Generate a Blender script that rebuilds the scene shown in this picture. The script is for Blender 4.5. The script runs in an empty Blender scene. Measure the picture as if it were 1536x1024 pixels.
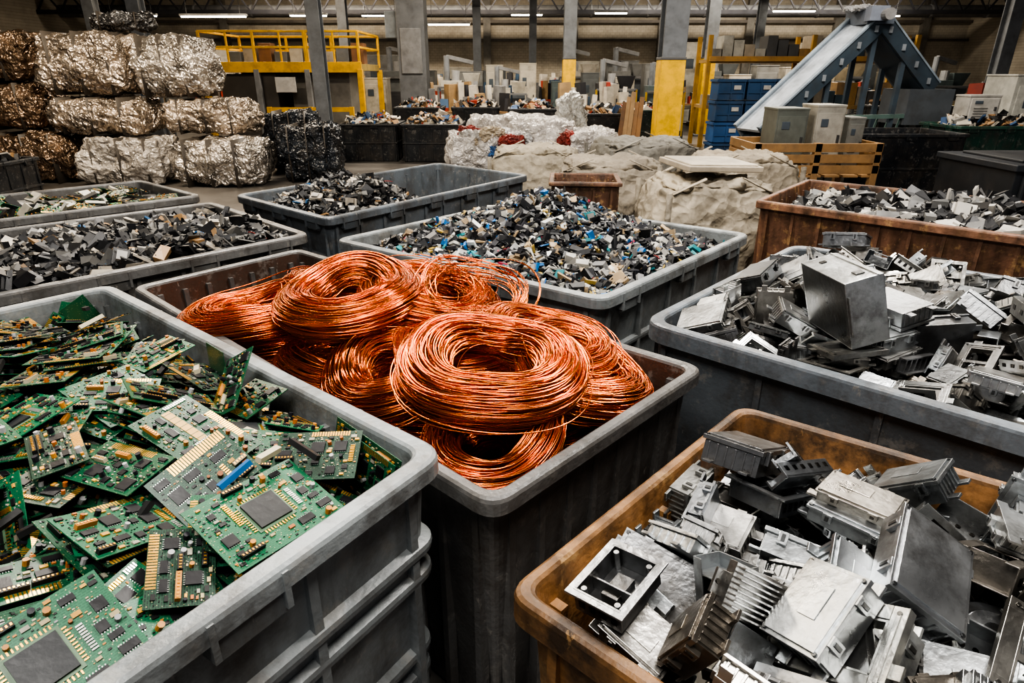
import bpy, bmesh, math, random, time
import numpy as np
from mathutils import Matrix, Vector, Euler, noise
T0=time.time()
R=random.Random(7)
H=1.8
scene=bpy.context.scene
try:
    scene.view_settings.view_transform='AgX'; scene.view_settings.look='AgX - High Contrast'
except Exception as e: print('look',e)

# ---------------------------------------------------------------- mesh builder
class MB:
    def __init__(s): s.V=[];s.F=[];s.C=[];s.M=[];s.L=[];s.n=0
    def add(s,V,F,col=(.5,.5,.5),mat=0,loc=None):
        V=np.asarray(V,float); s.V.append(V); s.L.append(V if loc is None else loc)
        n=s.n
        s.F.extend([tuple(i+n for i in f) for f in F]); s.n+=len(V)
        s.C.extend([col]*len(F)); s.M.extend([mat]*len(F))
    def inst(s,t,Mx,tint=1.0):
        V,F,C,Mt,L=t
        m=np.array(Mx); s.V.append(V@m[:3,:3].T+m[:3,3]); s.L.append(L)
        n=s.n; s.F.extend([tuple(i+n for i in f) for f in F]); s.n+=len(V)
        if isinstance(tint,float): tint=(tint,)*3
        s.C.extend([(c[0]*tint[0],c[1]*tint[1],c[2]*tint[2]) for c in C]); s.M.extend(Mt)
    def tpl(s):
        V=np.concatenate(s.V); return (V,list(s.F),list(s.C),list(s.M),np.concatenate(s.L))
    def box(s,c,d,col=(.5,.5,.5),mat=0,R=None,taper=1.0):
        x,y,z=d[0]/2,d[1]/2,d[2]/2; t=taper
        V=np.array([(-x,-y,-z),(x,-y,-z),(x,y,-z),(-x,y,-z),(-x*t,-y*t,z),(x*t,-y*t,z),(x*t,y*t,z),(-x*t,y*t,z)])
        if R is not None: V=V@np.array(R).T
        s.add(V+np.array(c),BF,col,mat)
    def cyl(s,c,r,h,col=(.5,.5,.5),mat=0,n=12,R=None,r2=None):
        r2=r if r2 is None else r2
        a=np.arange(n)*2*math.pi/n
        V=np.concatenate([np.stack([r*np.cos(a),r*np.sin(a),np.full(n,-h/2)],1),np.stack([r2*np.cos(a),r2*np.sin(a),np.full(n,h/2)],1)])
        if R is not None: V=V@np.array(R).T
        F=[(i,(i+1)%n,n+(i+1)%n,n+i) for i in range(n)]+[tuple(range(n-1,-1,-1)),tuple(range(n,2*n))]
        s.add(V+np.array(c),F,col,mat)
    def beam(s,p,q,w,h,col=(.5,.5,.5),mat=0):
        p=Vector(p);q=Vector(q);d=(q-p);L=d.length;d.normalize()
        up=Vector((0,0,1)) if abs(d.z)<.95 else Vector((0,1,0))
        side=d.cross(up).normalized(); u=side.cross(d)
        Rm=np.array([d,side,u]).T
        s.box(tuple((p+q)/2),(L,w,h),col,mat,Rm)
    def tube(s,P,rad,col,sides=5,mat=0):
        n=len(P);T=np.gradient(P,axis=0);T/=np.linalg.norm(T,axis=1)[:,None]+1e-9
        up=np.array([0.03,.02,1.]);S=np.cross(T,up);S/=np.linalg.norm(S,axis=1)[:,None]+1e-9;B=np.cross(S,T)
        a=np.arange(sides)*2*math.pi/sides
        V=(P[:,None,:]+rad*(np.cos(a)[None,:,None]*S[:,None,:]+np.sin(a)[None,:,None]*B[:,None,:])).reshape(-1,3)
        i=np.arange(n-1)[:,None]*sides;j=np.arange(sides)[None,:];jn=(j+1)%sides
        F=np.stack([i+j,i+jn,i+sides+jn,i+sides+j],-1).reshape(-1,4)
        s.add(V,F.tolist(),col,mat)
    def build(s,name,mats,smooth=False,bevel=0,origin=True,parent=None):
        V=np.concatenate(s.V); L=np.concatenate(s.L)
        o=np.zeros(3)
        if origin:
            o=np.array([(V[:,0].min()+V[:,0].max())/2,(V[:,1].min()+V[:,1].max())/2,V[:,2].min()])
        me=bpy.data.meshes.new(name)
        nv=len(V); cnt=np.array([len(f) for f in s.F]); idx=np.fromiter((i for f in s.F for i in f),int,int(cnt.sum()))
        me.vertices.add(nv); me.vertices.foreach_set('co',(V-o).astype(np.float32).ravel())
        me.loops.add(len(idx)); me.loops.foreach_set('vertex_index',idx.astype(np.int32))
        me.polygons.add(len(cnt)); st=np.concatenate([[0],np.cumsum(cnt)[:-1]])
        me.polygons.foreach_set('loop_start',st.astype(np.int32))
        me.polygons.foreach_set('material_index',np.array(s.M,np.int32))
        me.polygons.foreach_set('use_smooth',np.full(len(cnt),smooth))
        me.update(calc_edges=True); me.validate()
        C=np.ones((len(cnt),4),np.float32); C[:,:3]=np.array(s.C,np.float32)
        a=me.color_attributes.new('Col','FLOAT_COLOR','CORNER')
        if len(a.data)==len(idx): a.data.foreach_set('color',np.repeat(C,cnt,axis=0).ravel())
        b=me.attributes.new('loc','FLOAT_VECTOR','POINT')
        if len(b.data)==nv: b.data.foreach_set('vector',L.astype(np.float32).ravel())
        for m in mats: me.materials.append(m)
        ob=bpy.data.objects.new(name,me); ob.location=o
        scene.collection.objects.link(ob)
        if bevel:
            md=ob.modifiers.new('bev','BEVEL'); md.width=bevel; md.segments=2; md.limit_method='ANGLE'; md.angle_limit=math.radians(40)
        if parent: ob.parent=parent
        return ob
BF=[(0,3,2,1),(4,5,6,7),(0,1,5,4),(1,2,6,5),(2,3,7,6),(3,0,4,7)]
def rot(x,y,z): return np.array(Euler((x,y,z)).to_matrix())
def TM(p,Rm):
    m=np.eye(4); m[:3,:3]=Rm; m[:3,3]=p; return m
FLIP=np.diag([1.,-1.,-1.,1.])

# ---------------------------------------------------------------- materials
def mat(name,col=None,rough=.5,metal=0.,var=.25,scale=6.,bump=.15,bscale=40.,dirt=None,dirt_amt=.45,dscale=4.,coat=0.,emit=None,rvar=.15,stretch=None,wear=None,wear_amt=.5,spec=None,scratch=None):
    m=bpy.data.materials.new(name); m.use_nodes=True; nt=m.node_tree; N=nt.nodes; L=nt.links
    p=N['Principled BSDF']; p.inputs['Metallic'].default_value=metal
    if spec is not None: p.inputs['Specular IOR Level'].default_value=spec
    tc=N.new('ShaderNodeTexCoord')
    if col is None:
        a=N.new('ShaderNodeAttribute'); a.attribute_name='Col'; src=a.outputs['Color']
    else:
        a=N.new('ShaderNodeRGB'); a.outputs[0].default_value=(*col,1); src=a.outputs[0]
    n1=N.new('ShaderNodeTexNoise'); n1.inputs['Scale'].default_value=scale; n1.inputs['Detail'].default_value=6
    if stretch:
        ms=N.new('ShaderNodeMapping'); ms.inputs['Scale'].default_value=stretch; L.new(tc.outputs['Object'],ms.inputs[0]); L.new(ms.outputs[0],n1.inputs['Vector'])
    else: L.new(tc.outputs['Object'],n1.inputs['Vector'])
    mr=N.new('ShaderNodeMapRange'); mr.inputs['From Min'].default_value=.3; mr.inputs['From Max'].default_value=.7
    mr.inputs['To Min'].default_value=1-var; mr.inputs['To Max'].default_value=1+var; L.new(n1.outputs['Fac'],mr.inputs['Value'])
    mul=N.new('ShaderNodeVectorMath'); mul.operation='SCALE'; L.new(src,mul.inputs[0]); L.new(mr.outputs[0],mul.inputs['Scale'])
    out=mul.outputs[0]
    def overlay(out,c,amt,sc,lo,hi,off,st=(1,1,1)):
        n2=N.new('ShaderNodeTexNoise'); n2.inputs['Scale'].default_value=sc; n2.inputs['Detail'].default_value=10; n2.inputs['Roughness'].default_value=.72
        mp=N.new('ShaderNodeMapping'); mp.inputs['Location'].default_value=off; mp.inputs['Scale'].default_value=st; L.new(tc.outputs['Object'],mp.inputs[0]); L.new(mp.outputs[0],n2.inputs['Vector'])
        r2=N.new('ShaderNodeMapRange'); r2.inputs['From Min'].default_value=lo; r2.inputs['From Max'].default_value=hi; r2.inputs['To Max'].default_value=amt
        L.new(n2.outputs['Fac'],r2.inputs['Value'])
        mx=N.new('ShaderNodeMix'); mx.data_type='RGBA'; L.new(r2.outputs[0],mx.inputs['Factor']); L.new(out,mx.inputs[6]); mx.inputs[7].default_value=(*c,1)
        return mx.outputs[2]
    if wear is not None: out=overlay(out,wear,wear_amt,dscale*3.3,.55,.63,(7.7,2.2,4.1))
    if dirt is not None: out=overlay(out,dirt,dirt_amt,dscale,.46,.64,(3.1,1.7,.3))
    if scratch is not None:
        out=overlay(out,tuple(x*.25 for x in scratch),.5,9,.52,.66,(1.3,5.2,.7),(1,1,.12))
        out=overlay(out,scratch,.55,24,.63,.66,(4.4,.2,9.1),(1,1,.35))
    L.new(out,p.inputs['Base Color'])
    n3=N.new('ShaderNodeTexNoise'); n3.inputs['Scale'].default_value=bscale; n3.inputs['Detail'].default_value=5
    L.new(tc.outputs['Object'],n3.inputs['Vector'])
    rr=N.new('ShaderNodeMapRange'); rr.inputs['To Min'].default_value=max(.03,rough-rvar); rr.inputs['To Max'].default_value=min(1,rough+rvar)
    L.new(n1.outputs['Fac'],rr.inputs['Value']); L.new(rr.outputs[0],p.inputs['Roughness'])
    if bump:
        b=N.new('ShaderNodeBump'); b.inputs['Strength'].default_value=bump; b.inputs['Distance'].default_value=.01
        L.new(n3.outputs['Fac'],b.inputs['Height']); L.new(b.outputs[0],p.inputs['Normal'])
    p.inputs['Coat Weight'].default_value=coat
    if emit: p.inputs['Emission Color'].default_value=(*emit[0],1); p.inputs['Emission Strength'].default_value=emit[1]
    return m

def pcb_mat():
    m=mat('pcb_solder_mask',None,.38,0,.2,14,.0,spec=.4); nt=m.node_tree;N=nt.nodes;L=nt.links;p=N['Principled BSDF']
    at=N.new('ShaderNodeAttribute'); at.attribute_name='loc'
    src=p.inputs['Base Color'].links[0].from_socket
    br=N.new('ShaderNodeTexBrick'); br.inputs['Scale'].default_value=60; br.inputs['Mortar Size'].default_value=.05
    br.inputs['Color1'].default_value=(0,0,0,1);br.inputs['Color2'].default_value=(.25,.25,.25,1);br.inputs['Mortar'].default_value=(1,1,1,1)
    L.new(at.outputs['Vector'],br.inputs['Vector'])
    mx=N.new('ShaderNodeMix');mx.data_type='RGBA';mx.blend_type='ADD'; 
    ml=N.new('ShaderNodeMath');ml.operation='MULTIPLY';ml.inputs[1].default_value=.08;L.new(br.outputs['Color'],ml.inputs[0])
    L.new(ml.outputs[0],mx.inputs['Factor']);L.new(src,mx.inputs[6]);mx.inputs[7].default_value=(.15,.5,.25,1)
    vo=N.new('ShaderNodeTexVoronoi');vo.inputs['Scale'].default_value=150;L.new(at.outputs['Vector'],vo.inputs['Vector'])
    lt=N.new('ShaderNodeMath');lt.operation='LESS_THAN';lt.inputs[1].default_value=.17;L.new(vo.outputs['Distance'],lt.inputs[0])
    m2=N.new('ShaderNodeMix');m2.data_type='RGBA';
    ml2=N.new('ShaderNodeMath');ml2.operation='MULTIPLY';ml2.inputs[1].default_value=.5;L.new(lt.outputs[0],ml2.inputs[0])
    L.new(ml2.outputs[0],m2.inputs['Factor']);L.new(mx.outputs[2],m2.inputs[6]);m2.inputs[7].default_value=(.5,.45,.25,1)
    L.new(m2.outputs[2],p.inputs['Base Color'])
    return m
def crinkle(name,rough,metal,scale,strength,var=.4,dist=.06,dirt_amt=.5):
    m=mat(name,None,rough,metal,var,scale*.6,0,dirt=(.05,.04,.03),dirt_amt=dirt_amt,dscale=4); nt=m.node_tree;N=nt.nodes;L=nt.links;p=N['Principled BSDF']
    tc=N.new('ShaderNodeTexCoord')
    nz=N.new('ShaderNodeTexNoise');nz.inputs['Scale'].default_value=scale;nz.inputs['Detail'].default_value=3;L.new(tc.outputs['Object'],nz.inputs['Vector'])
    ad=N.new('ShaderNodeVectorMath');ad.operation='MULTIPLY_ADD';ad.inputs[1].default_value=(.3,.3,.3);L.new(nz.outputs['Color'],ad.inputs[0]);L.new(tc.outputs['Object'],ad.inputs[2])
    vo=N.new('ShaderNodeTexVoronoi');vo.inputs['Scale'].default_value=scale;vo.feature='DISTANCE_TO_EDGE';L.new(ad.outputs[0],vo.inputs['Vector'])
    v2=N.new('ShaderNodeTexVoronoi');v2.inputs['Scale'].default_value=scale*2.7;L.new(ad.outputs[0],v2.inputs['Vector'])
    am=N.new('ShaderNodeMath');am.operation='ADD';L.new(vo.outputs['Distance'],am.inputs[0]);L.new(v2.outputs['Distance'],am.inputs[1])
    b=N.new('ShaderNodeBump');b.inputs['Strength'].default_value=strength;b.inputs['Distance'].default_value=dist
    L.new(am.outputs[0],b.inputs['Height']);L.new(b.outputs[0],p.inputs['Normal'])
    return m

m_attr_plastic=mat('mixed_plastic',None,.42,0,.2,12,.1,spec=.35)
m_attr_metal=mat('cast_aluminium',None,.32,.9,.2,9,.14,60,dirt=(.09,.08,.068),dirt_amt=.65,dscale=7)
m_attr_paint=mat('painted_metal',None,.5,0,.18,3,.05,dirt=(.05,.045,.04),dirt_amt=.35)
m_gold=mat('gold_contacts',(.78,.42,.08),.32,.85,.15,20,0)
m_pcb=pcb_mat()
m_bin=mat('grey_bin_plastic',None,.38,0,.22,3.5,.2,60,dirt=(.045,.036,.028),dirt_amt=.65,dscale=4,wear=(.25,.235,.21),wear_amt=.4,scratch=(.26,.24,.21))
m_wood=mat('stained_crate_board',None,.5,0,.5,5,.4,30,dirt=(.022,.014,.009),dirt_amt=.9,dscale=3.2,stretch=(2.5,2.5,.5),wear=(.45,.28,.12),wear_amt=.5,scratch=(.35,.2,.08))
m_cu=mat('copper_wire',None,.25,.95,.2,9,0,rvar=.07)
m_foil=crinkle('crumpled_foil',.28,.72,5,.8,.5)
m_film=crinkle('clear_plastic_film',.18,.1,5,.7,.3)
m_canvas=crinkle('canvas_sack',.75,0,3.5,.45,.25,.06,.35)
m_lamp=mat('lamp_tube',(1,1,1),.5,0,0,1,0,emit=((1,.93,.8),10))
m_floor=mat('polished_concrete',(.13,.12,.11),.35,0,.3,.6,.05,8,dirt=(.04,.035,.03),dirt_amt=.7,dscale=.8)
m_ceil=mat('ceiling_deck',(.05,.05,.05),.8,0,.2,1,0)
def wall_mat():
    m=mat('painted_block_wall',(.50,.44,.35),.8,0,.2,.35,0,dirt=(.2,.17,.13),dirt_amt=.5,dscale=.5);nt=m.node_tree;N=nt.nodes;L=nt.links;p=N['Principled BSDF']
    src=p.inputs['Base Color'].links[0].from_socket
    tc=N.new('ShaderNodeTexCoord');mp=N.new('ShaderNodeMapping');mp.inputs['Rotation'].default_value=(math.radians(90),0,0)
    L.new(tc.outputs['Object'],mp.inputs[0])
    br=N.new('ShaderNodeTexBrick');br.inputs['Scale'].default_value=2.2;br.inputs['Mortar Size'].default_value=.015
    br.inputs['Color1'].default_value=(1,1,1,1);br.inputs['Color2'].default_value=(.88,.88,.88,1);br.inputs['Mortar'].default_value=(.65,.65,.65,1)
    L.new(mp.outputs[0],br.inputs['Vector'])
    mx=N.new('ShaderNodeMix');mx.data_type='RGBA';mx.blend_type='MULTIPLY';mx.inputs['Factor'].default_value=1
    L.new(src,mx.inputs[6]);L.new(br.outputs['Color'],mx.inputs[7]);L.new(mx.outputs[2],p.inputs['Base Color']);return m
m_wall=wall_mat()

# ---------------------------------------------------------------- room
def slab(name,c,d,m):
    b=MB();b.box(c,d);return b.build(name,[m])
slab('floor',(1,14,-.1),(46,44,.2),m_floor)
slab('wall_back',(1,34.1,3),(46,.2,6),m_wall)
slab('wall_left',(-20.1,14,3),(.2,40,6),m_wall)
slab('wall_right',(22.1,14,3),(.2,40,6),m_wall)
slab('ceiling',(1,14,6.1),(46,44,.2),m_ceil)

# ---------------------------------------------------------------- bins
def ccw(q):
    a=sum(q[i][0]*q[(i+1)%4][1]-q[(i+1)%4][0]*q[i][1] for i in range(4))
    return q if a>0 else q[::-1]
def inset_quad(q,d):
    q=[np.array(p,float) for p in ccw(q)]; lines=[]
    for i in range(4):
        a,b=q[i],q[(i+1)%4]; t=(b-a)/np.linalg.norm(b-a); n=np.array([-t[1],t[0]]); lines.append((a+n*d,t))
    out=[]
    for i in range(4):
        (p,t),(r,s)=lines[i-1],lines[i]
        k=np.linalg.solve(np.array([t,-s]).T,r-p); out.append(p+t*k[0])
    return out
def ring(q,d,rad,n=7):
    c=inset_quad(q,d); P=[]
    for i in range(4):
        p=c[i]; a=(c[i-1]-p);a/=np.linalg.norm(a); b=(c[(i+1)%4]-p); b/=np.linalg.norm(b)
        p0=p+a*rad;p2=p+b*rad
        for k in range(n):
            t=k/(n-1); P.append((1-t)**2*p0+2*t*(1-t)*p+t*t*p2)
    return P
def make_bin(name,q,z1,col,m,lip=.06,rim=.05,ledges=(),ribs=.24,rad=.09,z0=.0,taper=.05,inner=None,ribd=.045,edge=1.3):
    b=MB(); q=ccw([tuple(p) for p in q]); inner=inner or col
    def tp(z): return .03+taper*(z1-z)/(z1-z0)
    prof=[(tp(z0)+.01,z0),(tp(z0),z0+.02)]
    for zl in sorted(ledges):
        t=tp(zl); prof+=[(t,zl-.022),(t-.02,zl-.014),(t-.022,zl),(t-.02,zl+.012),(t,zl+.02)]
    prof+=[(tp(z1-lip),z1-lip-.006),(.006,z1-lip),(0,z1-lip+.006),(0,z1-.014),(.003,z1-.005),(.01,z1),(rim-.01,z1),(rim-.003,z1-.005),(rim,z1-.014),(rim+.01,z1-.1),(tp(z0)+.035,z0+.05)]
    rings=[[(p[0],p[1],z) for p in ring(q,d,max(.02,rad-d*.5))] for d,z in prof]
    n=len(rings[0]); V=[v for r in rings for v in r]; F=[]; 
    split=len(prof)-3
    F1=[];F2=[];F3=[]
    for j in range(len(rings)-1):
        for i in range(n):
            f=(j*n+i,j*n+(i+1)%n,(j+1)*n+(i+1)%n,(j+1)*n+i)
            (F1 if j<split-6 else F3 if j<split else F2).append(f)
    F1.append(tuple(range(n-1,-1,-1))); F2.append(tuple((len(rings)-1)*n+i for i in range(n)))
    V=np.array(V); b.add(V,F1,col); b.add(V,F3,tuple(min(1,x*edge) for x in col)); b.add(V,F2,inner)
    for i in range(4):
        a=np.array(q[i]);c=np.array(q[(i+1)%4]);L=np.linalg.norm(c-a);t=(c-a)/L;nn=np.array([-t[1],t[0]])
        k=max(2,int(L/ribs)); Rm=np.array([[t[0],nn[0],0],[t[1],nn[1],0],[0,0,1]])
        for j in range(k+1):
            s=.1+(L-.2)*j/k; p=a+t*s+nn*.048
            b.box((p[0],p[1],(z0+.02+z1-lip)/2),(.022,ribd,z1-lip-z0-.02),col,0,Rm)
        for j in range(k):
            if ledges and j%2==0:
                s=.1+(L-.2)*(j+.5)/k; p=a+t*s+nn*.022
                b.box((p[0],p[1],z1-lip-.02),(.14,.03,.05),tuple(x*.8 for x in col),0,Rm)
                for e in(-1,1):
                    p2=p+t*e*.07; b.box((p2[0],p2[1],z1-lip+.006),(.012,.05,.08),tuple(x*1.1 for x in col),0,Rm)
    return b.build(name,[m],bevel=0)

G=(.165,.178,.18); G2=(.10,.098,.094); BL=(.085,.097,.108)
Q_pcb=[(-.144,1.218),(-1.625,2.449),(-2.467,1.46),(-.872,.139)]
Q_cu=[(-.042,1.172),(.65,1.913),(-1.195,3.48),(-1.753,2.776)]
Q_mix=[(.395,2.59),(1.47,3.83),(.016,4.93),(-1.059,3.69)]
Q_met=[(.508,2.348),(1.621,3.58),(3.2,2.30),(2.07,.86)]
Q_crt=[(-.016,.921),(.676,1.658),(1.876,.758),(1.094,-.084)]
Q_brn=[(1.879,4.94),(2.745,6.02),(4.75,4.2),(3.85,3.0)]
Q_L1=[(-1.229,3.83),(-2.30,4.89),(-4.1,3.1),(-3.0,1.85)]
Q_L2=[(-2.5,5.17),(-3.42,5.97),(-5.0,4.35),(-4.2,3.45)]
Q_L3=[(-1.25,4.257),(.174,6.28),(-.82,7.2),(-2.25,5.18)]
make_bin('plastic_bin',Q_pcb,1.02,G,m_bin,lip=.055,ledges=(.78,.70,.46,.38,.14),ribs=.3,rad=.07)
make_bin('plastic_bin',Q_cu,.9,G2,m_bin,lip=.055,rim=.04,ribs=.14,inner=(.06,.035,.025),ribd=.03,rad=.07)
make_bin('plastic_bin',Q_mix,.9,G,m_bin,ledges=(.6,),ribs=.3)
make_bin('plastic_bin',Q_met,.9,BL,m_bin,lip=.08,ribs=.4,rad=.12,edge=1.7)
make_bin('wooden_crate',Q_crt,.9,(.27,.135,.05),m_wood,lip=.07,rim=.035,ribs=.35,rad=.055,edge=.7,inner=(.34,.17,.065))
make_bin('rusty_bin',Q_brn,.9,(.13,.065,.038),m_wood,lip=.06,ribs=.2,rad=.05)
make_bin('plastic_bin',Q_L1,.9,G2,m_bin,ledges=(.6,))
make_bin('plastic_bin',Q_L2,.9,G2,m_bin,ledges=(.6,))
make_bin('plastic_bin',Q_L3,.9,BL,m_bin,ledges=(.6,))

# ---------------------------------------------------------------- heap surfaces
def bil(q,u,v):
    q=[np.array(p) for p in q]
    return (1-u)*(1-v)*q[0]+u*(1-v)*q[1]+u*v*q[2]+(1-u)*v*q[3]
def surf(mb,q,hf,inset,n,col):
    qi=inset_quad(q,inset); V=[];F=[]
    for j in range(n+1):
        for i in range(n+1):
            u,v=i/n,j/n; p=bil(qi,u,v); V.append((p[0],p[1],hf(u,v,p)))
    for j in range(n):
        for i in range(n):
            a=j*(n+1)+i; F.append((a,a+1,a+n+2,a+n+1))
    mb.add(V,F,col); return V,F
PAL_MIX=[((.012,.013,.015),12),((.035,.035,.04),7),((.12,.12,.12),4),((.42,.41,.37),4.5),((.3,.22,.13),2.6),((.02,.14,.36),1.1),((.03,.2,.22),.9),((.45,.32,.08),.7),((.42,.05,.09),.4),((.62,.62,.6),1.6)]
PAL_DK=[((.012,.012,.013),10),((.035,.035,.036),6),((.10,.097,.09),3.5),((.36,.32,.26),1.8),((.28,.17,.08),1),((.03,.09,.18),.2)]
def pick(pal,r):
    t=r.random()*sum(w for _,w in pal)
    for c,w in pal:
        t-=w
        if t<=0: return c
    return pal[0][0]
U8=np.array([(-1,-1,-1),(1,-1,-1),(1,1,-1),(-1,1,-1),(-1,-1,1),(1,-1,1),(1,1,1),(-1,1,1)])*.5
def shard_pile(name,q,hf,n,smin,smax,pal,seed,inset=.1,thin=.4,sticks=.25,ncab=0,ncyl=0,jit=.09):
    r=random.Random(seed); mb=MB(); qi=inset_quad(q,inset)
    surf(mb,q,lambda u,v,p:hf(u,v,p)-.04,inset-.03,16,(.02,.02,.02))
    rs=np.random.RandomState(seed)
    for i in range(n):
        u=r.random(); v=r.random(); p=bil(qi,u,v)
        s=smin+(smax-smin)*r.random()**1.8
        if r.random()<sticks: d=np.array([s*1.3,s*.2,s*.14])
        else: d=np.array([s,s*(.35+.55*r.random()),s*(.08+thin*r.random()**2)])
        W=(U8+rs.uniform(-jit,jit,(8,3)))*d
        Rm=rot(r.gauss(0,.6),r.gauss(0,.6),r.random()*6.3)
        c=pick(pal,r); k=.6+.7*r.random(); o=np.array([p[0],p[1],hf(u,v,p)+r.uniform(-.02,.03)])
        c=(c[0]*k,c[1]*k,c[2]*k)
        mb.add(W@Rm.T+o,BF,c)
        if i%4==0:
            W2=(U8*np.array([.55,.6,1.0])+np.array([.1,.05,.7]))*d; mb.add(W2@Rm.T+o,BF,tuple(x*.7 for x in c) if i%12 else (.26,.25,.23))
    for i in range(ncyl):
        u=r.random(); v=r.random(); p=bil(qi,u,v);s=smin*r.uniform(.25,.5);c=pick(pal,r)
        mb.cyl((p[0],p[1],hf(u,v,p)+.02),s,s*r.uniform(1,4),c,0,8,rot(r.gauss(0,1),r.gauss(0,1),0))
    for i in range(ncab):
        u=r.random(); v=r.random(); p=bil(qi,.06+.88*u,.06+.88*v);L=r.uniform(.05,.15);a=r.random()*6.28;k=r.uniform(-6,6);n_=7
        t=np.linspace(0,1,n_);an=a+k*t*.4;P=np.stack([p[0]+np.cumsum(np.cos(an))*L/n_,p[1]+np.cumsum(np.sin(an))*L/n_,np.full(n_,hf(u,v,p)+.02)+.012*np.sin(t*3.14)],1)
        mb.tube(P,r.uniform(.002,.0035),r.choice([(.012,.012,.012)]*6+[(.4,.4,.38),(.02,.14,.42),(.3,.04,.03),(.4,.38,.33)]),5)
    return mb.build(name,[m_attr_plastic])
def bump2(u,v,cu=.5,cv=.5,w=.33): return math.exp(-((u-cu)**2+(v-cv)**2)/(2*w*w))
def nz(p,s,seed=0): return noise.noise(Vector((p[0]*s,p[1]*s,seed)))
shard_pile('mixed_plastic_shred_pile',Q_mix,lambda u,v,p:.80+.30*bump2(u,v,.52,.52,.26)+.03*nz(p,5),9500,.028,.088,PAL_MIX,1,ncab=380,ncyl=300)
shard_pile('scrap_component_pile',Q_L1,lambda u,v,p:.82+.10*bump2(u,v,.3,.3,.3)+.05*nz(p,3,2),4800,.03,.12,PAL_DK,2,ncab=120,ncyl=150)
shard_pile('scrap_component_pile',Q_L3,lambda u,v,p:.52+.5*math.exp(-((p[0]+1.35)**2+(p[1]-5.2)**2)/.55)+.03*nz(p,4,5),4500,.03,.10,PAL_DK,3,ncab=60)
shard_pile('scrap_component_pile',Q_brn,lambda u,v,p:.76+.16*bump2(u,v,.5,.5,.3)+.04*nz(p,3,7),2800,.05,.17,[((.015,.015,.016),9),((.16,.16,.155),3),((.42,.40,.36),3)],4,inset=.17)

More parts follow.
